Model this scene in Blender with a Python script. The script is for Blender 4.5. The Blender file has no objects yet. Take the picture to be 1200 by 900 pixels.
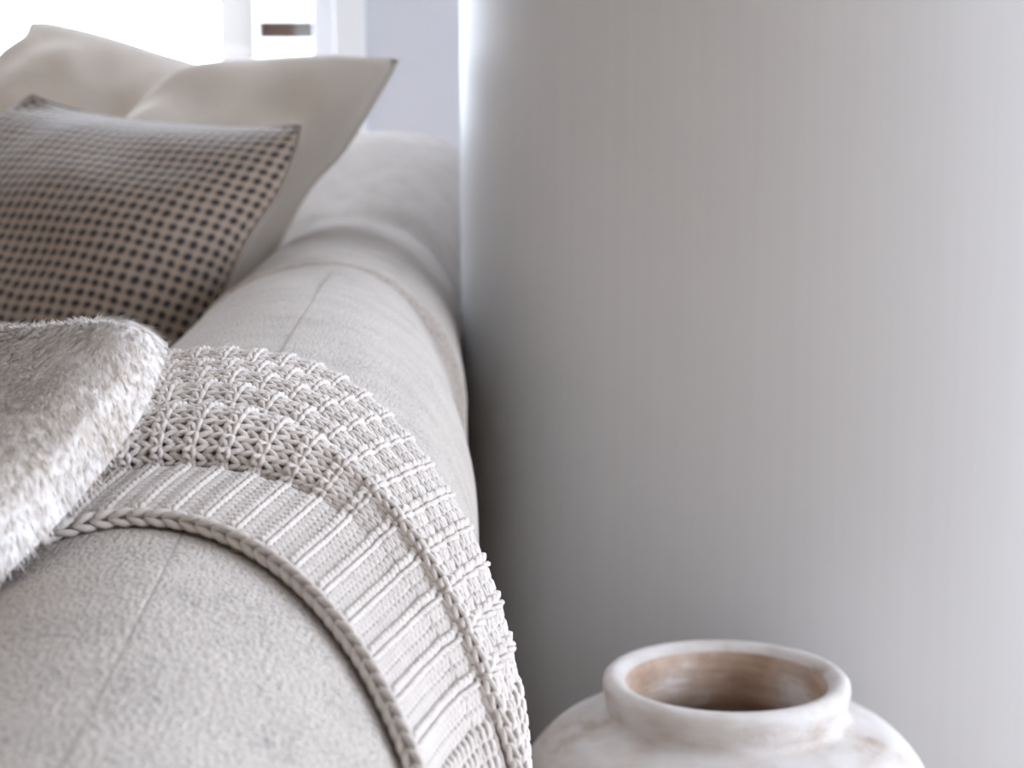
import bpy, bmesh, math, random
import numpy as np
from mathutils import Vector, Matrix, noise as mnoise

random.seed(7); rng = np.random.default_rng(7)
scene = bpy.context.scene
COL = scene.collection
PI = math.pi

# ------------------------------------------------------------------ camera
FPX = 2200.0                      # focal length in pixels of the 1200x900 frame
ZC = 0.833                        # camera height
PITCH, YAW = math.atan(370/2200), 0.03272
cam_d = bpy.data.cameras.new('camera')
cam = bpy.data.objects.new('camera', cam_d); COL.objects.link(cam)
cam.location = (0, 0, ZC)
cam.rotation_euler = (PI/2 - PITCH, 0, -YAW)
cam_d.sensor_width = 36; cam_d.lens = 36*FPX/1200
cam_d.clip_start = 0.02
cam_d.dof.use_dof = True
cam_d.dof.focus_distance = 0.93
cam_d.dof.aperture_fstop = 12.5
scene.camera = cam

# ------------------------------------------------------------------ world, exposure
w = bpy.data.worlds.new('overcast_sky'); scene.world = w; w.use_nodes = True
bg = w.node_tree.nodes['Background']
bg.inputs[0].default_value = (0.795, 0.88, 1.0, 1); bg.inputs[1].default_value = 7.4
vs = scene.view_settings
vs.view_transform = 'Standard'; vs.look = 'None'; vs.gamma = 1; vs.use_curve_mapping = False
vs.exposure = 0.94
scene.cycles.use_denoising = True
scene.cycles.max_bounces = 10; scene.cycles.diffuse_bounces = 6
scene.cycles.sample_clamp_indirect = 8

def portal(name, loc, rot, sx, sy):
    l = bpy.data.lights.new(name, 'AREA'); l.shape = 'RECTANGLE'; l.size = sx; l.size_y = sy
    l.cycles.is_portal = True
    o = bpy.data.objects.new(name, l); COL.objects.link(o); o.location = loc; o.rotation_euler = rot
    return o

# room extents
XL, XR, YB, YF, ZT = -3.0, 2.9, 3.6, -2.6, 3.2
W1 = (-1.22, -0.212, 0.30, 3.12)        # back window x0,x1,z0,z1
W2 = (-1.15, 1.85, 0.10, 2.24)          # right window y0,y1,z0,z1
portal('window_portal', ((W1[0]+W1[1])/2, YB+0.1, (W1[2]+W1[3])/2), (-PI/2, 0, 0), W1[1]-W1[0], W1[3]-W1[2])
portal('window_portal', (XR+0.1, (W2[0]+W2[1])/2, (W2[2]+W2[3])/2), (0, PI/2, 0), W2[3]-W2[2], W2[1]-W2[0])

# ------------------------------------------------------------------ projection helpers
_cp, _sp, _cy, _sy = math.cos(PITCH), math.sin(PITCH), math.cos(YAW), math.sin(YAW)
CF = np.array([_sy*_cp, _cy*_cp, -_sp]); CR = np.array([_cy, -_sy, 0]); CU = np.array([_sy*_sp, _cy*_sp, _cp])
CO = np.array([0, 0, ZC])
def ray(x, y): return CF + CR*(x-600)/FPX - CU*(y-450)/FPX
def at(x, y, Y):
    d = ray(x, y); return CO + d*(Y/d[1])

# ------------------------------------------------------------------ object helpers
def link(name, me, mat=None, parent=None, kind=None):
    o = bpy.data.objects.new(name, me); COL.objects.link(o)
    if mat is not None and me is not None: me.materials.append(mat)
    if parent is not None: o.parent = parent
    if kind: o['kind'] = kind
    return o
def tag(o, label, cat, group=None, kind=None):
    o['label'] = label; o['category'] = cat
    if group: o['group'] = group
    if kind: o['kind'] = kind
    return o
def empty(name, loc=(0, 0, 0)):
    o = bpy.data.objects.new(name, None); COL.objects.link(o); o.location = loc; o.empty_display_size = 0.1
    return o
def adopt(o, root):
    o.parent = root; o.matrix_parent_inverse = Matrix.Translation(-root.location)
    return o
def mesh_np(name, V, F, smooth=True, uv=None):
    me = bpy.data.meshes.new(name)
    V = np.asarray(V, dtype=np.float32); F = np.asarray(F, dtype=np.int32)
    n = F.shape[1]
    me.vertices.add(len(V)); me.vertices.foreach_set('co', V.ravel())
    me.loops.add(F.size); me.loops.foreach_set('vertex_index', F.ravel())
    me.polygons.add(len(F)); me.polygons.foreach_set('loop_start', np.arange(0, F.size, n, dtype=np.int32))
    me.polygons.foreach_set('loop_total', np.full(len(F), n, dtype=np.int32))
    if smooth: me.polygons.foreach_set('use_smooth', np.ones(len(F), dtype=bool))
    if uv is not None:
        l = me.uv_layers.new(name='UVMap')
        l.data.foreach_set('uv', np.asarray(uv, dtype=np.float32)[F.ravel()].ravel())
    me.update(calc_edges=True); me.validate()
    return me
def grid_faces(nu, nv, wrap_v=False, off=0):
    i, j = np.meshgrid(np.arange(nu-1), np.arange(nv if wrap_v else nv-1), indexing='ij')
    j2 = (j+1) % nv
    return (np.stack([i*nv+j, (i+1)*nv+j, (i+1)*nv+j2, i*nv+j2], -1).reshape(-1, 4) + off)
def box_bm(bm, x0, x1, y0, y1, z0, z1, bev=0.0, seg=2):
    t = bmesh.new()
    r = bmesh.ops.create_cube(t, size=1)
    for v in t.verts:
        v.co = Vector((x0+(v.co.x+.5)*(x1-x0), y0+(v.co.y+.5)*(y1-y0), z0+(v.co.z+.5)*(z1-z0)))
    if bev > 0: bmesh.ops.bevel(t, geom=list(t.edges), offset=bev, segments=seg, profile=0.5, affect='EDGES')
    me = bpy.data.meshes.new('t'); t.to_mesh(me); bm.from_mesh(me); bpy.data.meshes.remove(me); t.free()
def boxes(name, lst, mat, parent=None, bev=0.0, seg=2, smooth=False, kind=None):
    bm = bmesh.new()
    for b in lst: box_bm(bm, *b, bev=bev, seg=seg)
    me = bpy.data.meshes.new(name); bm.to_mesh(me); bm.free()
    if smooth:
        for p in me.polygons: p.use_smooth = True
    return link(name, me, mat, parent, kind)
def tube_np(P, r, sides=6, closed=False, ref=(0, 0, 1)):
    P = np.asarray(P, float); n = len(P)
    T = (np.roll(P, -1, 0)-np.roll(P, 1, 0)) if closed else np.gradient(P, axis=0)
    T /= np.linalg.norm(T, axis=1, keepdims=True)+1e-12
    ref = np.broadcast_to(np.asarray(ref, float), P.shape)
    B = np.cross(T, ref); B /= np.linalg.norm(B, axis=1, keepdims=True)+1e-12
    N = np.cross(B, T)
    a = np.arange(sides)*2*PI/sides
    r = np.broadcast_to(np.asarray(r, float), (n,))
    V = P[:, None]+r[:, None, None]*(np.cos(a)[None, :, None]*N[:, None]+np.sin(a)[None, :, None]*B[:, None])
    F = grid_faces(n, sides, True)
    if closed:
        j = np.arange(sides); k = (j+1) % sides
        F = np.vstack([F, np.stack([(n-1)*sides+j, j, k, (n-1)*sides+k], -1)])
    return V.reshape(-1, 3), F
def crom(pts, n):
    """Catmull-Rom through pts, resampled to n points evenly by arc length"""
    p = np.asarray(pts, float); p = np.vstack([2*p[0]-p[1], p, 2*p[-1]-p[-2]])
    out = []
    for i in range(1, len(p)-2):
        t = np.linspace(0, 1, 24, endpoint=False)[:, None]
        a, b, c, d = p[i-1], p[i], p[i+1], p[i+2]
        out.append(.5*((2*b)+(-a+c)*t+(2*a-5*b+4*c-d)*t**2+(-a+3*b-3*c+d)*t**3))
    out = np.vstack(out+[p[-2][None]])
    s = np.r_[0, np.cumsum(np.linalg.norm(np.diff(out, axis=0), axis=1))]
    q = np.linspace(0, s[-1], n)
    return np.stack([np.interp(q, s, out[:, k]) for k in range(out.shape[1])], -1)
def sstep(a, b, x):
    t = np.clip((np.asarray(x, float)-a)/(b-a), 0, 1); return t*t*(3-2*t)

# ------------------------------------------------------------------ materials
class NT:
    def __init__(s, name):
        s.m = bpy.data.materials.new(name); s.m.use_nodes = True
        s.t = s.m.node_tree; s.b = s.t.nodes['Principled BSDF']
    def n(s, kind, **kw):
        nd = s.t.nodes.new(kind)
        for k, v in kw.items():
            if k.startswith('i_'): nd.inputs[k[2:].replace('_', ' ')].default_value = v
            else: setattr(nd, k, v)
        return nd
    def l(s, a, b): s.t.links.new(a, b)
    def noise(s, vec, scale, detail=3, rough=.5):
        nd = s.n('ShaderNodeTexNoise'); nd.inputs['Scale'].default_value = scale
        nd.inputs['Detail'].default_value = detail; nd.inputs['Roughness'].default_value = rough
        if vec is not None: s.l(vec, nd.inputs['Vector'])
        return nd.outputs['Fac']
    def ramp(s, fac, stops):
        r = s.n('ShaderNodeValToRGB'); e = r.color_ramp.elements
        while len(e) < len(stops): e.new(.5)
        for k, (p, c) in enumerate(stops): e[k].position = p; e[k].color = (*c, 1)
        s.l(fac, r.inputs[0]); return r.outputs[0]
    def math(s, op, a, b=None):
        m = s.n('ShaderNodeMath', operation=op)
        for i, v in enumerate((a, b)):
            if v is None: continue
            if isinstance(v, (int, float)): m.inputs[i].default_value = v
            else: s.l(v, m.inputs[i])
        return m.outputs[0]
    def mapping(s, vec, scale=(1, 1, 1), rot=(0, 0, 0)):
        m = s.n('ShaderNodeMapping'); m.inputs['Scale'].default_value = scale; m.inputs['Rotation'].default_value = rot
        s.l(vec, m.inputs['Vector']); return m.outputs[0]
    def coord(s, which='Object'): return s.n('ShaderNodeTexCoord').outputs[which]
    def bump(s, h, strength, dist, prev=None):
        b = s.n('ShaderNodeBump'); b.inputs['Strength'].default_value = strength; b.inputs['Distance'].default_value = dist
        s.l(h, b.inputs['Height'])
        if prev is not None: s.l(prev, b.inputs['Normal'])
        return b.outputs['Normal']
    def done(s, color=None, rough=.8, normal=None, sheen=0, sheen_rough=.5, spec=.3):
        if color is not None:
            if isinstance(color, tuple): s.b.inputs['Base Color'].default_value = (*color, 1)
            else: s.l(color, s.b.inputs['Base Color'])
        s.b.inputs['Roughness'].default_value = rough
        s.b.inputs['Specular IOR Level'].default_value = spec
        s.b.inputs['Sheen Weight'].default_value = sheen; s.b.inputs['Sheen Roughness'].default_value = sheen_rough
        if normal is not None: s.l(normal, s.b.inputs['Normal'])
        return s.m

def m_plain(name, col, rough=.7, bump=None, spec=.3):
    t = NT(name); nm = None
    c = t.coord()
    if bump:
        nm = t.bump(t.noise(c, bump[0], 4), .4, bump[1])
    f = t.noise(c, 3.0, 4)
    cc = t.ramp(f, [(.3, tuple(x*.97 for x in col)), (.7, tuple(min(1, x*1.02) for x in col))])
    return t.done(cc, rough, nm, spec=spec)

M = {}
M['wall'] = m_plain('wall_paint', (.60, .60, .635), .8, (160, .001))
M['wall_warm'] = m_plain('warm_taupe_paint', (.53, .45, .375), .85, (160, .001))
M['wall_cream'] = m_plain('warm_sand_paint', (.50, .41, .32), .85, (160, .001))
M['ceil'] = m_plain('ceiling_paint', (.84, .84, .83), .9)
M['frame'] = m_plain('window_frame_white', (.83, .83, .84), .4)
M['out'] = m_plain('render_white_outside', (.55, .55, .56), .9)
M['outdark'] = m_plain('brown_brick_outside', (.055, .03, .02), .9)
M['outgrey'] = m_plain('grey_outside', (.118, .108, .098), .9)
M['terrace'] = m_plain('terrace_slab', (.55, .54, .52), .9)

# floor: oak boards, tone varies per board
t = NT('oak_floor'); c = t.coord()
br = t.n('ShaderNodeTexBrick'); br.offset = .5
br.inputs['Scale'].default_value = 1; br.inputs['Brick Width'].default_value = 1.8; br.inputs['Row Height'].default_value = .16
br.inputs['Mortar Size'].default_value = .002; br.inputs['Mortar'].default_value = (.12, .08, .05, 1)
br.inputs['Color1'].default_value = (.40, .29, .19, 1); br.inputs['Color2'].default_value = (.47, .35, .24, 1)
t.l(t.mapping(c, rot=(0, 0, PI/2)), br.inputs['Vector'])
g = t.noise(t.mapping(c, scale=(60, 3, 1)), 3, 5)
mx = t.n('ShaderNodeMixRGB', blend_type='MULTIPLY'); mx.inputs[0].default_value = .35
t.l(br.outputs['Color'], mx.inputs[1]); t.l(t.ramp(g, [(.3, (.7, .66, .6)), (.7, (1, 1, 1))]), mx.inputs[2])
M['floor'] = t.done(mx.outputs[0], .55)

# column: trowelled plaster with fine upright streaks
t = NT('column_plaster'); c = t.coord()
st = t.noise(t.mapping(c, scale=(60, 60, .7)), 2.0, 3)
cl = t.noise(c, 2.2, 3)
mx = t.n('ShaderNodeMixRGB', blend_type='MULTIPLY'); mx.inputs[0].default_value = 1
t.l(t.ramp(st, [(.3, (.645, .65, .66)), (.7, (.665, .67, .68))]), mx.inputs[1])
t.l(t.ramp(cl, [(.3, (.97, .97, .97)), (.7, (1, 1, 1))]), mx.inputs[2])
M['column'] = t.done(mx.outputs[0], .5, t.bump(st, .06, .002), spec=.35)

# sofa upholstery: nubby bouclé-like wool weave
def upholstery(name, base):
    t = NT(name); c = t.coord()
    n1 = t.noise(c, 450, 4, .65)
    vo = t.n('ShaderNodeTexVoronoi'); vo.inputs['Scale'].default_value = 500; t.l(t.mapping(c, scale=(1, .55, 1)), vo.inputs['Vector'])
    wv = t.noise(t.mapping(c, scale=(1, .12, 1)), 500, 2)
    h = t.math('ADD', t.math('MULTIPLY', n1, 1.0), t.math('MULTIPLY', vo.outputs['Distance'], -.5))
    h = t.math('ADD', h, t.math('MULTIPLY', wv, .35))
    nm = t.bump(h, .95, .0024)
    nm = t.bump(t.noise(c, 9, 3), .25, .02, nm)
    f = t.math('ADD', t.math('MULTIPLY', n1, .75), t.math('MULTIPLY', t.noise(c, 26, 3), .25))
    col = t.ramp(f, [(.36, tuple(x*.55 for x in base)), (.47, base), (.62, tuple(min(.9, x*1.2) for x in base))])
    return t.done(col, .95, nm, sheen=.25, spec=.1)
M['sofa'] = upholstery('sofa_wool', (.48, .432, .388))
M['thread'] = m_plain('seam_thread', (.35, .32, .30), .9)
M['leg'] = m_plain('dark_wood', (.12, .08, .05), .5)

# yarn: plied cotton
t = NT('cotton_yarn'); uv = t.coord('UV')
wv = t.n('ShaderNodeTexWave'); wv.inputs['Scale'].default_value = 1.0; wv.inputs['Distortion'].default_value = .6
t.l(t.mapping(uv, scale=(2.2, 3.0, 1), rot=(0, 0, .6)), wv.inputs['Vector'])
c = t.coord()
col = t.ramp(t.noise(c, 60, 3), [(.3, (.545, .495, .458)), (.7, (.615, .565, .525))])
nm = t.bump(wv.outputs['Fac'], .35, .0004)
nm = t.bump(t.noise(c, 2500, 2), .3, .0003, nm)
M['yarn'] = t.done(col, .9, nm, sheen=.3, spec=.15)

# linen pillow covers
def linen(name, base):
    t = NT(name); c = t.coord()
    a = t.noise(t.mapping(c, scale=(1, 1, .08)), 700, 2); b = t.noise(t.mapping(c, scale=(.08, 1, 1)), 700, 2)
    h = t.math('ADD', a, b)
    f = t.noise(c, 12, 4)
    col = t.ramp(f, [(.3, tuple(x*.95 for x in base)), (.7, tuple(x*1.03 for x in base))])
    nm = t.bump(h, .35, .0006); nm = t.bump(t.noise(c, 14, 3), .3, .012, nm)
    return t.done(col, .9, nm, sheen=.2, spec=.1)
M['linen'] = linen('natural_linen', (.64, .58, .515))
M['linen2'] = linen('pale_linen', (.70, .65, .59))

# brown basket check
t = NT('brown_check_weave'); uv = t.coord('UV')
sx = t.n('ShaderNodeSeparateXYZ')
wob = t.n('ShaderNodeTexNoise'); wob.inputs['Scale'].default_value = 9
mixv = t.n('ShaderNodeVectorMath', operation='MULTIPLY_ADD')
t.l(wob.outputs['Color'], mixv.inputs[0]); mixv.inputs[1].default_value = (.008, .008, 0); t.l(uv, mixv.inputs[2])
t.l(mixv.outputs[0], sx.inputs[0])
K = 2*PI/.0121
def stripe(o):
    s = t.math('SINE', t.math('MULTIPLY', o, K)); return t.math('ADD', t.math('MULTIPLY', s, .5), .5)
s1, s2 = stripe(sx.outputs[0]), stripe(sx.outputs[1])
pr = t.math('MULTIPLY', s1, s2); sm = t.math('MULTIPLY', t.math('ADD', s1, s2), .5)
f = t.math('ADD', t.math('MULTIPLY', pr, .55), t.math('MULTIPLY', sm, .45))
f = t.math('ADD', f, t.math('MULTIPLY', t.math('SUBTRACT', t.noise(uv, 260, 3), .5), .25))
col = t.ramp(f, [(.10, (.31, .245, .195)), (.40, (.185, .15, .125)), (.62, (.06, .055, .054)), (.95, (.032, .032, .034))])
nm = t.bump(f, .5, .003); nm = t.bump(t.noise(uv, 900, 2), .5, .001, nm)
M['check'] = t.done(col, .95, nm, sheen=1.0, sheen_rough=.30, spec=.05)

M['wool_edge'] = m_plain('wool_edge', (.24, .20, .17), .95)
# fur
def furmat(name, dark, mid, light, strands=False):
    t = NT(name); c = t.coord()
    f = t.math('ADD', t.math('MULTIPLY', t.noise(c, 22, 3), .6), t.math('MULTIPLY', t.noise(t.mapping(c, scale=(1, 1, .18)), 330, 2), .5))
    if strands:
        at_ = t.n('ShaderNodeAttribute'); at_.attribute_name = 'tone'
        f = t.math('ADD', t.math('MULTIPLY', f, .55), t.math('MULTIPLY', at_.outputs['Fac'], .50))
    return t.done(t.ramp(f, [(.42, dark), (.53, mid), (.66, light)]), .75, sheen=.2, spec=.2)
M['fur'] = furmat('pale_fur', (.37, .295, .235), (.55, .49, .44), (.65, .61, .575), True)
M['hide'] = furmat('fur_backing', (.42, .37, .32), (.55, .51, .48), (.66, .63, .61))

# pot: chalky limewash over clay
t = NT('limewashed_clay'); c = t.coord()
f = t.math('ADD', t.math('MULTIPLY', t.noise(c, 11, 5), .6), t.math('MULTIPLY', t.noise(t.mapping(c, scale=(1, 1, 3)), 30, 4), .4))
col = t.ramp(f, [(.35, (.33, .25, .20)), (.45, (.50, .455, .425)), (.58, (.58, .555, .54))])
M['pot'] = t.done(col, .92, t.bump(t.noise(c, 120, 5), .5, .002), spec=.15)
t = NT('bare_clay_inside'); c = t.coord()
f = t.math('ADD', t.math('MULTIPLY', t.noise(c, 14, 4), .7), t.math('MULTIPLY', t.noise(t.mapping(c, scale=(1, 1, 5)), 25, 4), .3))
col = t.ramp(f, [(.34, (.30, .205, .15)), (.46, (.45, .325, .25)), (.55, (.55, .44, .37)), (.63, (.76, .72, .70))])
M['pot_in'] = t.done(col, .95, t.bump(t.noise(c, 90, 5), .5, .002), spec=.1)

# glass
m = bpy.data.materials.new('window_glass'); m.use_nodes = True; nt = m.node_tree; nt.nodes.clear()
o_ = nt.nodes.new('ShaderNodeOutputMaterial'); mx = nt.nodes.new('ShaderNodeMixShader'); mx.inputs[0].default_value = .05
tr = nt.nodes.new('ShaderNodeBsdfTransparent'); tr.inputs[0].default_value = (.97, .97, .98, 1)
gl = nt.nodes.new('ShaderNodeBsdfGlossy'); gl.inputs['Roughness'].default_value = .02
nt.links.new(tr.outputs[0], mx.inputs[1]); nt.links.new(gl.outputs[0], mx.inputs[2]); nt.links.new(mx.outputs[0], o_.inputs[0])
M['glass'] = m

# ------------------------------------------------------------------ room shell
tag(boxes('floor', [(XL-.2, XR+.2, YF-.2, YB+.2, -.1, 0)], M['floor']), 'oak board floor under the sofa and pot', 'floor', kind='structure')
tag(boxes('ceiling', [(XL-.2, XR+.2, YF-.2, YB+.2, ZT, ZT+.1)], M['ceil']), 'plain white ceiling above the room', 'ceiling', kind='structure')
tag(boxes('wall_back', [(XL-.2, W1[0], YB, YB+.2, 0, ZT), (W1[1], XR+.2, YB, YB+.2, 0, ZT),
     (W1[0], W1[1], YB, YB+.2, 0, W1[2]), (W1[0], W1[1], YB, YB+.2, W1[3], ZT)], M['wall']),
    'pale grey wall beside the bright window behind the sofa', 'wall', kind='structure')
tag(boxes('wall_left', [(XL-.2, XL, YF, YB, 0, ZT)], M['wall_warm']), 'warm taupe wall far to the left of the sofa', 'wall', kind='structure')
tag(boxes('wall_front', [(XL-.2, XR+.2, YF-.2, YF, 0, ZT)], M['wall_cream']), 'warm sand wall behind the viewer', 'wall', kind='structure')
tag(boxes('wall_right', [(XR, XR+.2, YF, W2[0], 0, ZT), (XR, XR+.2, W2[1], YB, 0, ZT),
     (XR, XR+.2, W2[0], W2[1], 0, W2[2]), (XR, XR+.2, W2[0], W2[1], W2[3], ZT)], M['wall']),
    'pale grey wall with a wide window right of the column', 'wall', kind='structure')

# back window: casing, sash, mullions, pane, sill
wr = tag(empty('window_1', ((W1[0]+W1[1])/2, YB, W1[2])), 'white framed overexposed window behind the linen pillows', 'window', kind='structure')
x0, x1, z0, z1 = W1
adopt(boxes('window_casing', [(x1-.005, x1+.055, YB-.02, YB, z0-.06, z1+.06), (x0-.075, x0+.005, YB-.02, YB, z0-.06, z1+.06),
      (x0, x1, YB-.02, YB, z1, z1+.06)], M['frame'], bev=.004), wr)
adopt(boxes('window_frame', [(x1-.05, x1, YB+.07, YB+.13, z0, z1), (x0, x0+.05, YB+.07, YB+.13, z0, z1),
      (x0, x1, YB+.07, YB+.13, z1-.05, z1), (x0, x1, YB+.07, YB+.13, z0, z0+.05)], M['frame'], bev=.004), wr)
adopt(boxes('window_sill', [(x0-.08, x1+.08, YB-.08, YB+.07, z0-.03, z0)], M['frame'], bev=.006), wr)
adopt(boxes('pane', [(x0+.05, x1-.05, YB+.098, YB+.102, z0+.05, z1-.05)], M['glass']), wr)
# right window
wr = tag(empty('window_2', (XR, (W2[0]+W2[1])/2, W2[2])), 'wide white framed window out of view to the right', 'window', kind='structure')
y0, y1, z0, z1 = W2
fr = [(XR+.07, XR+.13, y0, y1, z1-.05, z1), (XR+.07, XR+.13, y0, y1, z0, z0+.05)]
n = 3
for k in range(n+1):
    yy = y0+(y1-y0-.05)*k/n; fr.append((XR+.07, XR+.13, yy, yy+.05, z0, z1))
adopt(boxes('window_frame', fr, M['frame'], bev=.004), wr)
for k in range(n):
    ya = y0+(y1-y0-.05)*k/n+.05; yb = y0+(y1-y0-.05)*(k+1)/n
    adopt(boxes('pane', [(XR+.098, XR+.102, ya, yb, z0+.05, z1-.05)], M['glass']), wr)
adopt(boxes('window_sill', [(XR-.06, XR+.07, y0-.05, y1+.05, z0-.03, z0)], M['frame'], bev=.006), wr)

# outside: terrace slab and a pale house across the way
tag(boxes('terrace', [(-14, 14, YB+.2, 24, -.2, -.05)], M['terrace']), 'pale stone terrace outside the back window', 'terrace', kind='structure')
D = 13.0
def ox(px): return at(px, 80, D)[0]
def oz(py): return at(420, py, D)[2]
hs = empty('white_house', (ox(330), D, -.05))
tag(hs, 'blown-out white house seen through the back window', 'building')
adopt(boxes('wall', [(ox(300), ox(700), D, D+4, -.05, oz(46)), (ox(300), ox(700), D, D+4, oz(24), 4.2),
                     (ox(300), ox(302), D, D+4, oz(46), oz(24)), (ox(384), ox(700), D+.3, D+4, oz(46), oz(24))], M['out']), hs)
wn = adopt(boxes('window', [(ox(302), ox(343), D+.25, D+.35, oz(46), oz(24))], M['outdark']), hs)
adopt(boxes('window', [(ox(343), ox(384), D+.25, D+.35, oz(46), oz(24))], M['outgrey']), hs)
adopt(boxes('corner_pier', [(ox(256), ox(298), D+.1, D+1.2, -.05, 4.2)], M['outgrey']), hs)
adopt(boxes('roof', [(ox(250), ox(710), D-.3, D+4.3, 4.2, 4.4)], M['outgrey']), hs)

# ------------------------------------------------------------------ column
CY, CRAD = 2.2, 0.55
CXC = at(540, 310, CY)[0] + CRAD*1.0002
nz, na = 10, 128
prof = [(CRAD, 0), (CRAD, .4), (CRAD, .9), (CRAD, 1.6), (CRAD, 2.4), (CRAD, ZT)]
V = []
for r, z in prof:
    for k in range(na): V.append((CXC+r*math.cos(2*PI*k/na), CY+r*math.sin(2*PI*k/na), z))
cm = mesh_np('column', V, grid_faces(len(prof), na, True))
tag(link('column', cm, M['column']), 'broad round matte grey plaster column behind the pot', 'column', kind='structure')

# ------------------------------------------------------------------ sofa arm surface
AX, AZ = -0.1225, ZC-0.313                 # axis of the rounded arm
ARM_Y0, ARM_Y1 = 0.30, 3.10
Y_CREASE, Y_SEAM = 2.36, 1.74
def arm_R(y):
    y = np.asarray(y, float)
    return .1395 - .016*sstep(1.05, .45, y) - .0075*sstep(1.5, 2.1, y)
def arm_pt(a, y, off=0.0):
    """a: angle from straight up (positive to the outer/right side); returns x,y,z"""
    a = np.asarray(a, float); y = np.asarray(y, float)
    R = arm_R(y)+off
    rise = .083*sstep(2.30, 2.80, y); wide = .085*sstep(2.38, 2.70, y)
    e = 2 - .6*sstep(2.36, 2.7, y)         # rounder -> boxier at the far corner
    s, c = np.sin(a), np.cos(a)
    sx = np.sign(s)*np.abs(s)**(e/2); cz = np.sign(c)*np.abs(c)**(e/2)
    dip = -.014*np.exp(-((y-Y_CREASE-.03*np.sin(a*2))/.042)**2)*(.35+.65*sstep(-.3, .5, a))
    end = np.sqrt(np.clip(1-np.clip((y-(ARM_Y1-.13))/.13, 0, 1)**2, 0, 1))*.25+.75
    fend = np.sqrt(np.clip(1-np.clip(((ARM_Y0+.06)-y)/.06, 0, 1)**2, 0, 1))*.3+.7
    k = end*fend
    X = AX + wide*.5*(sx+.35)+ (R+dip)*sx*k
    Z = AZ + (R+dip+rise)*cz*k
    return np.stack([X, y+0*a, Z], -1)
def groove(d, wd): return np.exp(-(d/wd)**2)
def build_arm():
    ys = np.unique(np.r_[np.linspace(ARM_Y0, ARM_Y0+.07, 14), np.linspace(ARM_Y0+.07, Y_SEAM-.03, 150), np.linspace(Y_SEAM-.03, Y_SEAM+.03, 40),
                         np.linspace(Y_SEAM+.03, ARM_Y1-.13, 90), np.linspace(ARM_Y1-.13, ARM_Y1, 24)])
    # cross section: vertical inner side, half round, vertical outer side
    zl = np.linspace(.13, AZ, 14)[:-1]
    an = np.unique(np.r_[np.linspace(-PI/2, PI/2, 120), np.linspace(A_SEAM-.05, A_SEAM+.05, 40)])
    rows = []
    for y in ys:
        ysm = Y_SEAM
        off = -.0015*groove(y-ysm+.001, .002)*np.ones_like(an) - .0004*groove((an-A_SEAM)*.14, .0007)*(1-sstep(ysm-.01, ysm+.01, y))
        off = off - (.0035+.0095*sstep(.2, 1.2, an))*(1-sstep(ysm-.001, ysm+.004, y))*sstep(ysm-.45, ysm-.02, y)
        # soft unevenness of the padding
        off = off + .0016*np.sin(y*11+an*2.1)*np.sin(an*3+y*4.3)
        P = arm_pt(an, np.full_like(an, y), off)
        l = np.stack([np.full_like(zl, P[0, 0]), np.full_like(zl, y), zl], -1)
        r = np.stack([np.full_like(zl, P[-1, 0]), np.full_like(zl, y), zl], -1)[::-1]
        rows.append(np.vstack([l, P, r]))
    V = np.array(rows); nu, nv = V.shape[:2]
    F = grid_faces(nu, nv)
    V = V.reshape(-1, 3)
    me = mesh_np('arm', V, F[:, ::-1])
    bm = bmesh.new(); bm.from_mesh(me)
    bm.verts.ensure_lookup_table()
    for base in (0, (nu-1)*nv):
        try: bm.faces.new([bm.verts[base+j] for j in range(nv)])
        except ValueError: pass
    bmesh.ops.recalc_face_normals(bm, faces=bm.faces)
    bm.to_mesh(me); bm.free()
    return me
A_SEAM = 0.112
sofa = empty('sofa', (-1.2, 1.5, 0))
tag(sofa, 'pale oatmeal upholstered sofa with a thick rounded arm', 'sofa')
arm_o = adopt(link('arm', build_arm(), M['sofa']), sofa)
# welted thread lines following the seams
aa = np.linspace(-PI/2, PI/2, 60)
P = arm_pt(aa, np.full_like(aa, Y_SEAM-.001), -.0042-.0095*sstep(.2, 1.2, aa))
V_, F_ = tube_np(P, .0012, 5, ref=(0, 1, 0)); link('arm_seam', mesh_np('arm_seam', V_, F_), M['thread'], arm_o)
yy = np.linspace(ARM_Y0+.06, Y_SEAM, 120)
P = arm_pt(np.full_like(yy, A_SEAM), yy, -.0007-.0035*sstep(Y_SEAM-.45, Y_SEAM-.02, yy))
V_, F_ = tube_np(P, .00032, 5, ref=(0, 0, 1)); link('arm_seam', mesh_np('arm_seam', V_, F_), M['thread'], arm_o)
# other pieces of the sofa
SX0, SX1 = -2.25, AX-.136
ZS = .43
adopt(boxes('base', [(SX0, SX1+.02, ARM_Y0+.05, ARM_Y1-.02, .12, .27)], M['sofa'], bev=.02, seg=3, smooth=True), sofa)
mid = (SX0+SX1)/2
for a, b in ((SX0+.005, mid-.004), (mid+.004, SX1+.008)):
    adopt(boxes('seat_cushion', [(a, b, ARM_Y0+.02, 2.76, .27, ZS)], M['sofa'], bev=.05, seg=6, smooth=True), sofa)
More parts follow.
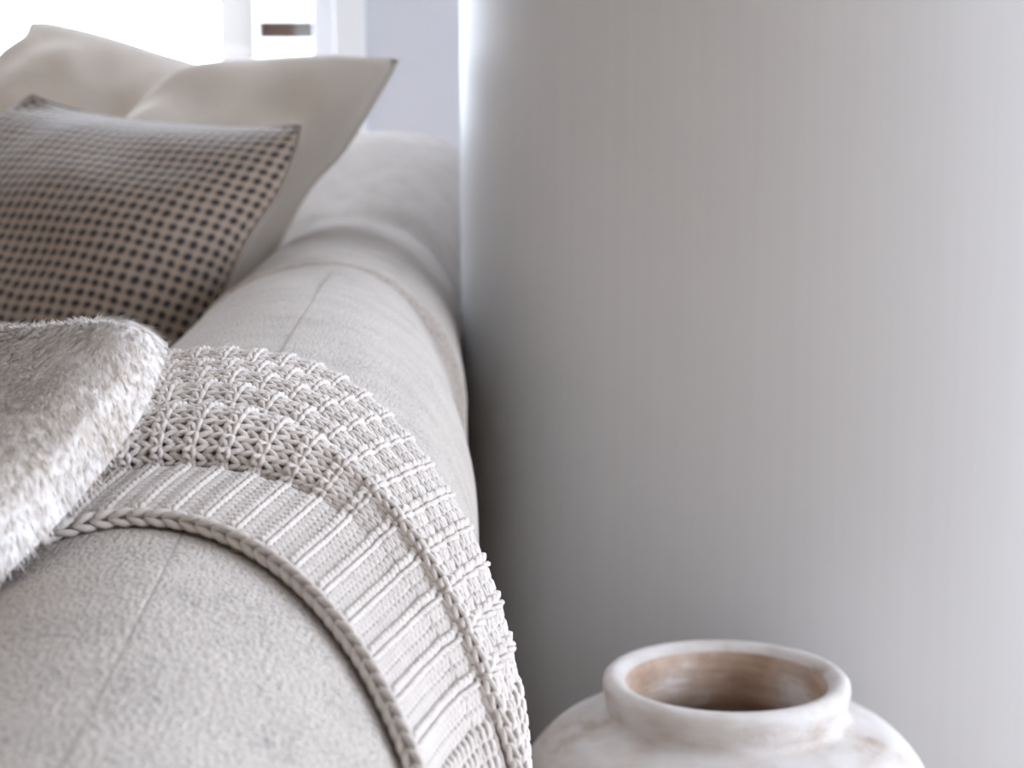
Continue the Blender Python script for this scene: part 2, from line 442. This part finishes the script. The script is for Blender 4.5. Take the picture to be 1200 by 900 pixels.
# backrest: long rounded bolster running left behind the pillows
xs = np.linspace(SX0-.02, AX-.04, 60); th = np.linspace(0, PI, 40)
rows = []
for x in xs:
    cyb, ry, rz, zb = 2.90, .17, .17, ZC-.085-.17+.004*math.sin(x*9)
    top = np.stack([np.full(40, x), cyb-ry*np.cos(th), zb+rz*np.sin(th)], -1)
    rows.append(np.vstack([[x, cyb-ry, .13], top, [x, cyb+ry, .13]]))
rows = np.array(rows)
adopt(link('backrest', mesh_np('backrest', rows.reshape(-1, 3), grid_faces(*rows.shape[:2])), M['sofa']), sofa)
for x, y in ((AX, .45), (AX, 2.95), (SX0, .45), (SX0, 2.95)):
    V = []; 
    for r, z in ((.018, 0), (.022, .06), (.026, .135)):
        for k in range(16): V.append((x+r*math.cos(k*PI/8), y+r*math.sin(k*PI/8), z))
    adopt(link('leg', mesh_np('leg', V, grid_faces(3, 16, True)), M['leg']), sofa)

# ------------------------------------------------------------------ knitted throw
def arm_hit(px, py, off):
    """ray of a pixel onto the arm (offset outwards) -> angle, y"""
    d = ray(px, py); lo = None
    for s in np.arange(.3, 2.6, .0008):
        p = CO+d*s
        if math.hypot(p[0]-AX, p[2]-AZ) < arm_R(p[1])+off: lo = p; break
    if lo is None: return None
    return math.atan2(lo[0]-AX, lo[2]-AZ), lo[1]
RT = .143
hem_px = [(62, 622), (100, 604), (150, 596), (212, 607), (280, 628), (350, 673), (400, 722), (440, 781), (470, 840), (492, 900)]
hp = [arm_hit(x, y, .006) for x, y in hem_px]
hem_a = np.array([h[0] for h in hp])*RT; hem_y = np.array([h[1] for h in hp])
#print('HEM', [(round(a, 3), round(y, 3)) for a, y in zip(hem_a, hem_y)])
_o = np.argsort(hem_a); hem_a, hem_y = hem_a[_o], hem_y[_o]
# smooth cubic through the hem
_pf = np.polyfit(hem_a, hem_y, 3)
A0, A1 = hem_a[0], hem_a[-1]
def hem_at(s):
    s = np.asarray(s, float); c = np.clip(s, A0, A1)
    v = np.polyval(_pf, c)
    dv = np.polyval(np.polyder(_pf), A1)
    e = np.maximum(s-A1, 0)
    v = v + dv*.25*(1-np.exp(-e/.06))*.24   # levels off down the outer side
    return v + .0*np.minimum(s-A0, 0)
# fold profile: distance from the hem (along the arm), height above the arm
def pleats(first, flat, n, pitch, front, hi, lo, soft):
    p = list(first); y = flat
    for k in range(n):
        h = hi*(1-.065*k); l = lo
        if k == 0 and soft:
            p += [(y-.004, .0118), (y+.006, .0145), (y+.016, .0170)]; y += .010
        else:
            p += [(y+.001-front*.5, l), (y+.0005-front, l+(h-l)*.45), (y+.001-front*.45, l+(h-l)*.80)]
        p += [(y+.009, h), (y+.021, h*.95), (y+pitch-front-.0055, h*.70)]
        y += pitch
    p += [(y+.002, .007), (y+.004, .003)]
    return p
PA = pleats([(0, .004), (.025, .005), (.048, .005), (.068, .0045)], .080, 5, .0480, .0080, .0255, .0005, False)
PB = pleats([(0, .004), (.03, .005), (.060, .0065), (.088, .0095)], .100, 5, .0355, .0065, .0235, .0010, True)
NQ = 420
def knots(pts, t):
    p = np.asarray(pts, float); p = np.vstack([2*p[0]-p[1], p, 2*p[-1]-p[-2]])
    i = np.clip(t.astype(int), 0, len(pts)-2); f = (t-i)[:, None]
    a, b, c, d = p[i], p[i+1], p[i+2], p[i+3]
    return .5*((2*b)+(-a+c)*f+(2*a-5*b+4*c-d)*f**2+(-a+3*b-3*c+d)*f**3)
_t = np.linspace(0, len(PA)-1, 4000)
_m = (knots(PA, _t)+knots(PB, _t))/2
_arc = np.r_[0, np.cumsum(np.linalg.norm(np.diff(knots(PA, _t), axis=0), axis=1)*.5+np.linalg.norm(np.diff(knots(PB, _t), axis=0), axis=1)*.5)]
LEN_V = float(_arc[-1])
_tq = np.interp(np.linspace(0, LEN_V, NQ), _arc, _t)
cA, cB = knots(PA, _tq), knots(PB, _tq)
def S(s, v):
    """cloth point: s along the hem (m, + to the outer side), v across folds from the hem (m)"""
    s = np.asarray(s, float); v = np.asarray(v, float)
    q = np.clip(v/LEN_V, -.0, 1)*(NQ-1)
    i = np.clip(q.astype(int), 0, NQ-2); f = q-i
    i0 = np.clip(i-1, 0, NQ-1); i1 = np.clip(i+2, 0, NQ-1)
    def samp(C, k):   # cubic sampling
        a, b, c, d = C[i0, k], C[i, k], C[i+1, k], C[i1, k]
        return .5*((2*b)+(-a+c)*f+(2*a-5*b+4*c-d)*f**2+(-a+3*b-3*c+d)*f**3)
    wB = sstep(-.01, .10, s+.05*(v-.1))
    Y = samp(cA, 0)*(1-wB)+samp(cB, 0)*wB
    O = samp(cA, 1)*(1-wB)+samp(cB, 1)*wB
    amp = 1+.09*np.sin(s*31+v*9)+.06*np.sin(s*17-v*23+1.0)
    O = .005+(O-.005)*amp
    Y = Y + .0035*np.sin(s*24+v*14)*sstep(.08, .2, v)
    sc = 1 - .17*sstep(-.01, .12, s)
    y = hem_at(s)+Y*sc
    a = s+.17*Y
    # round the arm, then hang straight down
    aq = PI/2*RT
    ang = np.minimum(a, aq)/RT
    P = arm_pt(ang, y, O)
    down = np.maximum(a-aq, 0)
    P[..., 2] -= down
    P[..., 0] += .10*down
    # inner side hangs too
    return P
def frame(s, v):
    e = 4e-4
    P = S(s, v); Ps = (S(s+e, v)-S(s-e, v)); Pv = (S(s, np.minimum(v+e, LEN_V))-S(s, np.maximum(v-e, 0)))
    n = np.cross(Pv, Ps); n /= np.linalg.norm(n, axis=-1, keepdims=True)+1e-12
    # outward from the arm
    n *= -1
    return P, n
def knit(S0, S1, wv, ch, v0, nw, yr, zf, lift, ysq=lambda r: 1.0, nsamp=14, sides=6, D=.00135):
    """yarn loops: one continuous yarn per course"""
    half = [(-.5, -.66, -1.0), (-.30, -.70, -.55), (-.10, -.50, .35), (-.17, -.2, .95), (-.27, .08, 1.05), (-.37, .36, .8), (-.45, .62, 0), (-.30, .86, -.75), (0, .93, -1.0)]
    full = np.array(half+[(-x, y, z) for x, y, z in half[-2::-1]])
    base = crom(full, nsamp+1)[:-1]
    nr = int((S1-S0)/ch)
    Vs, Fs, UV, off = [], [], [], 0
    for r in range(nr):
        k = np.repeat(np.arange(nw), nsamp)
        b = np.tile(base, (nw, 1))
        jit = rng.normal(0, .02, (nw, 2))
        v = v0+(k+.5+b[:, 0]+jit[k, 0]*(1-4*b[:, 0]**2))*wv
        s = S0+(r+b[:, 1]*(ysq(r))+jit[k, 1]*(1-4*b[:, 0]**2))*ch
        sg = zf(r, k, b[:, 0])
        z = (D*1.2*np.cos(2*PI*b[:, 0])+lift(r, k)) if (zf is zf_main and r % 3 == 0) else D*b[:, 2]*sg + lift(r, k)
        P, n = frame(s, v)
        P = P+n*z[:, None]
        T = np.gradient(P, axis=0); T /= np.linalg.norm(T, axis=1, keepdims=True)+1e-12
        B = np.cross(T, n); B /= np.linalg.norm(B, axis=1, keepdims=True)+1e-12
        N = np.cross(B, T)
        a = np.arange(sides)*2*PI/sides
        rr = yr*(1.08 if (zf is zf_main and r % 3 == 0) else 1)*(1+rng.normal(0, .03, len(P)))
        V = P[:, None]+rr[:, None, None]*(np.cos(a)[None, :, None]*N[:, None]*.92+np.sin(a)[None, :, None]*B[:, None])
        Vs.append(V.reshape(-1, 3)); Fs.append(grid_faces(len(P), sides, True, off))
        uu = np.repeat(np.arange(len(P))/nsamp*4.0, sides); vv = np.tile(np.arange(sides)/sides, len(P))
        UV.append(np.stack([uu, vv], -1)); off += len(P)*sides
    return np.vstack(Vs), np.vstack(Fs), np.vstack(UV)

WALE, COURSE, YR = .0059, .0047, .00140
S_LEFT, S_RIB, S_END = -.175, .150, .30
NW = int(LEN_V/WALE)
V0 = (LEN_V-NW*WALE)/2
throw = empty('knitted_throw', (AX, .75, AZ+.15))
tag(throw, 'chunky off-white ribbed knit throw draped in folds over the sofa arm', 'throw')
def zf_main(r, k, x): return np.where(r % 3 == 0, -1.0, 1.0)+0*x
def lift_main(r, k): return np.full(len(k), .0019 if r % 3 == 0 else .0004)
V_, F_, U_ = knit(S_LEFT, S_RIB, WALE, COURSE, V0, NW, YR, zf_main, lift_main, ysq=lambda r: .50 if r % 3 == 0 else 1.0)
adopt(link('knit_body', mesh_np('knit_body', V_, F_, uv=U_), M['yarn'], kind='stuff'), throw)
#print('KNIT', len(V_), len(F_), NW, LEN_V)
def zf_rib(r, k, x):
    g = np.where(k % 2 == 0, 1.0, -1.0); return g*np.tanh(5*np.cos(PI*x))
def lift_rib(r, k): return np.where(k % 2 == 0, .0019, -.0009)
WR = .0038; NR = int(LEN_V/WR)
V_, F_, U_ = knit(S_RIB, S_END, WR, COURSE, (LEN_V-NR*WR)/2, NR, .00118, zf_rib, lift_rib)
adopt(link('rib_border', mesh_np('rib_border', V_, F_, uv=U_), M['yarn'], kind='stuff'), throw)
# fabric ground behind the loops
ss, vv = np.meshgrid(np.linspace(S_LEFT, S_END, 150), np.linspace(0, LEN_V, 330), indexing='ij')
P, n = frame(ss, vv); P = P-n*.0019
adopt(link('knit_ground', mesh_np('knit_ground', P.reshape(-1, 3), grid_faces(150, 330), uv=np.stack([ss.ravel()*300, vv.ravel()*300], -1)), M['yarn']), throw)
# chained edge along the hem
def edge_chain(v_edge, sgn):
    L = np.linspace(S_LEFT, S_END, 1200)
    P = S(L, np.full_like(L, v_edge))
    n = frame(L, np.full_like(L, v_edge))[1]
    T = np.gradient(P, axis=0); T /= np.linalg.norm(T, axis=1, keepdims=True)
    Bq = np.cross(T, n)*sgn                   # outwards from the cloth
    if np.dot(Bq[600], np.array([0, -1, 0]))*sgn < 0: Bq = -Bq
    arc = np.r_[0, np.cumsum(np.linalg.norm(np.diff(P, axis=0), axis=1))]
    pitch = .0076; Vs, Fs, off, UVs = [], [], 0, []
    nst = int(arc[-1]/pitch)
    def pos(s, b, z):
        i = lambda A: np.stack([np.interp(s, arc, A[:, k]) for k in range(3)], -1)
        return i(P)+i(Bq)*b[:, None]+i(n)*z[:, None], i(n)
    core = 30
    for k in range(nst):
        for leg in (-1, 1):
            u = np.linspace(0, 1, 9)
            s = (k-.15+u*1.35)*pitch
            ang = 1.05+leg*(.10+.95*u*(1-.25*u))          # around the rolled edge, facing the viewer
            rad = .0034+.0010*np.sin(u*PI)
            b = .0005+rad*np.cos(ang-.9); z = .0006+rad*np.sin(ang-.9)
            Q, nn = pos(s, b, z)
            rr = .00165*(.55+.45*np.sin(np.clip(u*1.05, 0, 1)*PI))
            V, F = tube_np(Q, rr, 7, ref=(0.1, -.3, 1))
            Vs.append(V); Fs.append(F+off); off += len(V)
            UVs.append(np.stack([np.repeat(u*4, 7), np.tile(np.arange(7)/7, 9)], -1))
    # roll core
    s = np.linspace(0, arc[-1], 700); Q, nn = pos(s, np.full(700, .0005), np.full(700, .0004))
    V, F = tube_np(Q, .0022, 8, ref=(0.1, -.3, 1)); Vs.append(V); Fs.append(F+off)
    UVs.append(np.stack([np.repeat(s*600, 8), np.tile(np.arange(8)/8, 700)], -1))
    return np.vstack(Vs), np.vstack(Fs), np.vstack(UVs)
V_, F_, U_ = edge_chain(0.0, 1)
eo = adopt(link('edge_chain', mesh_np('edge_chain', V_, F_, uv=U_), M['yarn'], kind='stuff'), throw)
eo['label'] = 'braided chain edge along the near hem'

# ------------------------------------------------------------------ pillows
def coons(T, R, B, L, n):
    """edge polylines (T: TL->TR, R: TR->BR, B: BL->BR, L: TL->BL)"""
    T, R, B, L = (crom(e, n) for e in (T, R, B, L))
    u = np.linspace(0, 1, n)[None, :, None]; v = np.linspace(0, 1, n)[:, None, None]
    return ((1-v)*T[None]+v*B[None]+(1-u)*L[:, None]+u*R[:, None]
            - ((1-u)*(1-v)*T[0]+u*(1-v)*T[-1]+(1-u)*v*B[0]+u*v*B[-1]))
def pillow(name, label, edges, thick, mat, seam_mat, n=61, wr=.006, wscale=7, seed=0, back=.6, size=.45, group=None, power=.42, extra=None):
    G = coons(*edges, n)
    nv = np.cross(G[0, -1]-G[-1, 0], G[0, 0]-G[-1, -1]); nv /= np.linalg.norm(nv)
    if nv[1] > 0: nv = -nv
    u = np.linspace(-1, 1, n)
    U, Vv = np.meshgrid(u, u)
    h = ((1-np.abs(U)**2.4)*(1-np.abs(Vv)**2.4))**power
    W = np.zeros((n, n))
    for i in range(n):
        for j in range(n):
            p = Vector(G[i, j])*wscale+Vector((seed, seed*.7, 0))
            W[i, j] = mnoise.noise(p)+.5*mnoise.noise(p*2.3)+.35*(1-2*abs(mnoise.noise(p*1.7+Vector((5, 2, 1)))))
    rim = (1-np.abs(U)**6)*(1-np.abs(Vv)**6)
    hh = thick*h+wr*W*rim
    if extra is not None: hh = hh+extra(U, Vv)*rim
    front = G+nv*hh[..., None]
    bk = G-nv*(thick*back*h)[..., None]
    Vx = np.vstack([front.reshape(-1, 3), bk.reshape(-1, 3)])
    F1 = grid_faces(n, n); F2 = grid_faces(n, n, off=n*n)[:, ::-1]
    du = np.linalg.norm(np.diff(front, axis=1), axis=2); dv = np.linalg.norm(np.diff(front, axis=0), axis=2)
    uu = np.concatenate([np.zeros((n, 1)), np.cumsum(du, 1)], 1); uu -= uu[:, n//2:n//2+1]
    vv = np.concatenate([np.zeros((1, n)), np.cumsum(dv, 0)], 0); vv -= vv[n//2:n//2+1]
    uv = np.stack([uu+1, vv+1], -1).reshape(-1, 2)
    me = mesh_np(name, Vx, np.vstack([F1, F2]), uv=np.vstack([uv, uv]))
    bm = bmesh.new(); bm.from_mesh(me); bmesh.ops.remove_doubles(bm, verts=bm.verts, dist=1e-5)
    bmesh.ops.recalc_face_normals(bm, faces=bm.faces); bm.to_mesh(me); bm.free()
    c = G.mean((0, 1)); zmin = Vx[:, 2].min()
    root = empty(name, (c[0], c[1], zmin)); tag(root, label, 'cushion', group)
    cv = adopt(link('cover', me, mat), root)
    if seam_mat is None: return root, front, nv, bk
    per = np.vstack([G[0, :-1], G[:-1, -1], G[-1, :0:-1], G[:0:-1, 0]])
    V_, F_ = tube_np(per, .0022, 6, closed=True, ref=nv)
    adopt(link('edge_seam', mesh_np('edge_seam', V_, F_), seam_mat), root)
    return root, front, nv, bk
def P3(*l): return [at(x, y, Y) for x, y, Y in l]
def lin(a, b, bow=(0, 0, 0), n=5):
    a, b, bow = map(np.asarray, (a, b, bow)); t = np.linspace(0, 1, n)[:, None]
    return a+(b-a)*t+bow*(4*t*(1-t))
def folds(U, V):
    a = .013*np.sin((V+1-.12*U)*PI*5.5)*sstep(-.95, -.6, U)*(1-sstep(-.25, .25, U))*np.exp(-(V+1)*2.2)
    b = .007*np.sin((U-V*.8)*15)*np.exp(-((U-.8)**2+(V+.75)**2)/.10)
    return a+b-.014*np.exp(-((U-.35+.5*V)/.16)**2)*np.exp(-(V+.2)**2/.4)
def sag(U, V): return -.016*np.exp(-((U-.25-.4*V)/.2)**2)*np.exp(-(V+.3)**2/.5)+.008*np.sin((U+V)*9)*np.exp(-((U+.9)**2+(V+.8)**2)/.15)
GP = 'pillows in the sofa corner'
# left linen pillow leaning on the backrest
TL, TR = at(36, 27, 2.60), at(330, 112, 2.54)
BR, BL = np.array([-.285, 2.42, ZS+.005]), np.array([-.70, 2.48, ZS+.005])
T = [TL, at(60, 28, 2.60), at(120, 42, 2.59), at(190, 64, 2.58), at(243, 80, 2.57), TR]
L = [TL, at(28, 45, 2.595), at(-5, 75, 2.58), at(-30, 140, 2.56), BL]
pillow('linen_pillow', 'natural linen pillow against the window, its pointed corner highest at the left', (T, lin(TR, BR, (-.01, 0, 0)), lin(BL, BR, (0, 0, .0)), L), .085, M['linen'], M['linen'], wr=.017, wscale=6, seed=3, group=GP, extra=sag)
# right linen pillow slouched into the corner, on the arm
TR = at(466, 70, 2.26); TL = at(105, 190, 2.30)
BR, BL = np.array([-.29, 2.12, ZS+.005]), np.array([-.62, 2.14, ZS+.005])
T = [TL, at(140, 166, 2.30), at(175, 138, 2.29), at(208, 107, 2.285), at(245, 83, 2.28), at(320, 74, 2.27), at(400, 69, 2.26), TR]
R = [TR, at(455, 92, 2.26), at(432, 130, 2.25), at(402, 178, 2.24), at(345, 250, 2.21), BR]
pillow('linen_pillow', 'pale linen pillow slouched in the sofa corner, its tip above the arm', (T, R, lin(BL, BR), lin(TL, BL, (-.01, 0, 0))), .085, M['linen2'], M['linen2'], wr=.019, wscale=6.5, seed=9, group=GP, extra=folds)
# brown checked pillow
TL, TR = at(38, 112, 2.09), at(352, 148, 1.90)
BR, BL = np.array([-.30, 1.80, ZS+.005]), np.array([-.62, 1.92, ZS+.005])
T = [TL, at(75, 126, 2.10), at(130, 138, 2.09), at(200, 148, 2.045), at(270, 152, 1.99), at(325, 150, 1.925), TR]
R = [TR, at(346, 175, 1.88), at(326, 226, 1.855), at(275, 310, 1.83), BR]
L = [TL, at(20, 125, 2.08), at(-12, 155, 2.05), at(-60, 260, 1.99), BL]
pillow('checked_pillow', 'brown and black small-check woven pillow in front of the linen pillows', (T, R, lin(BL, BR), L), .095, M['check'], M['wool_edge'], n=91, wr=.007, wscale=6, seed=5, size=.43, power=.62)

# fur cushion leaning on the arm, near the viewer
TR = at(197, 402, .80); TL = at(-420, 470, .98)
C_ = np.array([-.345, .60, ZS+.005]); BL = np.array([-.60, .80, ZS+.005])
T = [TL, at(-200, 420, .93), at(-60, 408, .87), at(20, 409, .845), at(80, 408, .83), at(140, 396, .815), at(176, 391, .805), TR]
R = [TR, at(194, 422, .785), at(170, 480, .765), at(122, 550, .735), at(66, 615, .705), at(12, 668, .68), at(-90, 760, .655), at(-260, 930, .63), C_]
fr_root, Fg, fn, Bg = pillow('fur_cushion', 'pale grey short-haired fur cushion propped against the near inner arm', (T, R, lin(BL, C_), lin(TL, BL)), .055, M['hide'], None, n=71, wr=.005, wscale=9, seed=2, back=.25, power=.34)
def hair(G, nrm, count, length):
    n = G.shape[0]
    ui = rng.uniform(0, n-1.001, count); vi = rng.uniform(0, n-1.001, count)
    # more strands where the camera sees the cushion
    i = vi.astype(int); j = ui.astype(int); fi = (vi-i)[:, None]; fj = (ui-j)[:, None]
    P = (G[i, j]*(1-fi)*(1-fj)+G[i+1, j]*fi*(1-fj)+G[i, j+1]*(1-fi)*fj+G[i+1, j+1]*fi*fj)
    du = G[i, j+1]-G[i, j]; dv = G[i+1, j]-G[i, j]
    N = np.cross(dv, du); N /= np.linalg.norm(N, axis=1, keepdims=True)+1e-12
    N *= np.sign((N*nrm).sum(1))[:, None]
    Dn = np.array([0.05, -.1, -1.0])
    Dn = Dn-N*(N@Dn)[:, None]; Dn = Dn/(np.linalg.norm(Dn, axis=1, keepdims=True)+1e-9)+rng.normal(0, .16, (count, 3))
    Dn /= np.linalg.norm(Dn, axis=1, keepdims=True)
    ln = length*rng.uniform(.6, 1.2, count)[:, None]
    W = np.cross(Dn, N); W /= np.linalg.norm(W, axis=1, keepdims=True)+1e-12
    wd = .00020
    p0 = P-N*.0003; p1 = P+Dn*ln*.5+N*ln*.16; p2 = P+Dn*ln+N*ln*.20
    V = np.stack([p0-W*wd, p0+W*wd, p1-W*wd, p1+W*wd, p2], 1).reshape(-1, 3)
    b = np.arange(count)*5
    F = np.vstack([np.stack([b, b+1, b+3], -1), np.stack([b, b+3, b+2], -1), np.stack([b+2, b+3, b+4], -1)])
    me = mesh_np('fur', V, F)
    at_ = me.attributes.new('tone', 'FLOAT', 'POINT'); at_.data.foreach_set('value', np.repeat(np.clip(rng.normal(.5, .2, count), 0, 1), 5).astype(np.float32))
    return me
# denser sampling on the half of the cover in view
half = Fg[:, Fg.shape[1]//3:]
def sub(G, n):
    ii = np.linspace(0, G.shape[0]-1, n).astype(int); jj = np.linspace(0, G.shape[1]-1, n).astype(int)
    return G[np.ix_(ii, jj)]
adopt(link('fur', hair(Fg, fn, 190000, .0060), M['fur'], kind='stuff'), fr_root)

adopt(link('fur', hair(Bg, -fn, 60000, .0055), M['fur'], kind='stuff'), fr_root)

# ------------------------------------------------------------------ clay pot
PY = 1.50
pc = at(851, 790, PY); RZ = pc[2]; PX = pc[0]
rs = (at(995, 800, PY)-at(707, 800, PY))[0]/2      # rim radius
pot = empty('clay_pot', (PX, PY, 0))
tag(pot, 'rounded limewashed clay pot with a thick rim, on the floor by the column', 'pot')
def lathe(name, prof, na=96, wob=.0):
    pr = crom(prof, 90); V = []
    for r, z in pr:
        for k in range(na):
            a = 2*PI*k/na
            q = 1+wob*(math.sin(2*a+.6)+.6*math.sin(3*a+z*20))
            V.append((PX+r*q*math.cos(a), PY+r*q*math.sin(a), z))
    return mesh_np(name, V, grid_faces(len(pr), na, True)[:, ::-1])
k = rs/.098
body = [(.0, .003), (.075*k, .0), (.092*k, .01), (.128*k, .07), (.160*k, .14), (.173*k, .20), (.171*k, RZ-.115), (.158*k, RZ-.078), (.136*k, RZ-.052),
        (.112*k, RZ-.040), (.0955*k, RZ-.034), (.0945*k, RZ-.028), (.0965*k, RZ-.018), (.098*k, RZ-.008), (.0955*k, RZ-.002), (.090*k, RZ), (.0845*k, RZ-.002), (.080*k, RZ-.007)]
adopt(link('body', lathe('body', body, wob=.003), M['pot']), pot)
inner = [(.080*k, RZ-.007), (.0785*k, RZ-.016), (.0785*k, RZ-.034), (.084*k, RZ-.056), (.110*k, RZ-.082), (.148*k, RZ-.125), (.158*k, .20), (.145*k, .13), (.11*k, .06), (.07*k, .022), (0, .018)]
adopt(link('inside', lathe('inside', inner, wob=.003), M['pot_in']), pot)
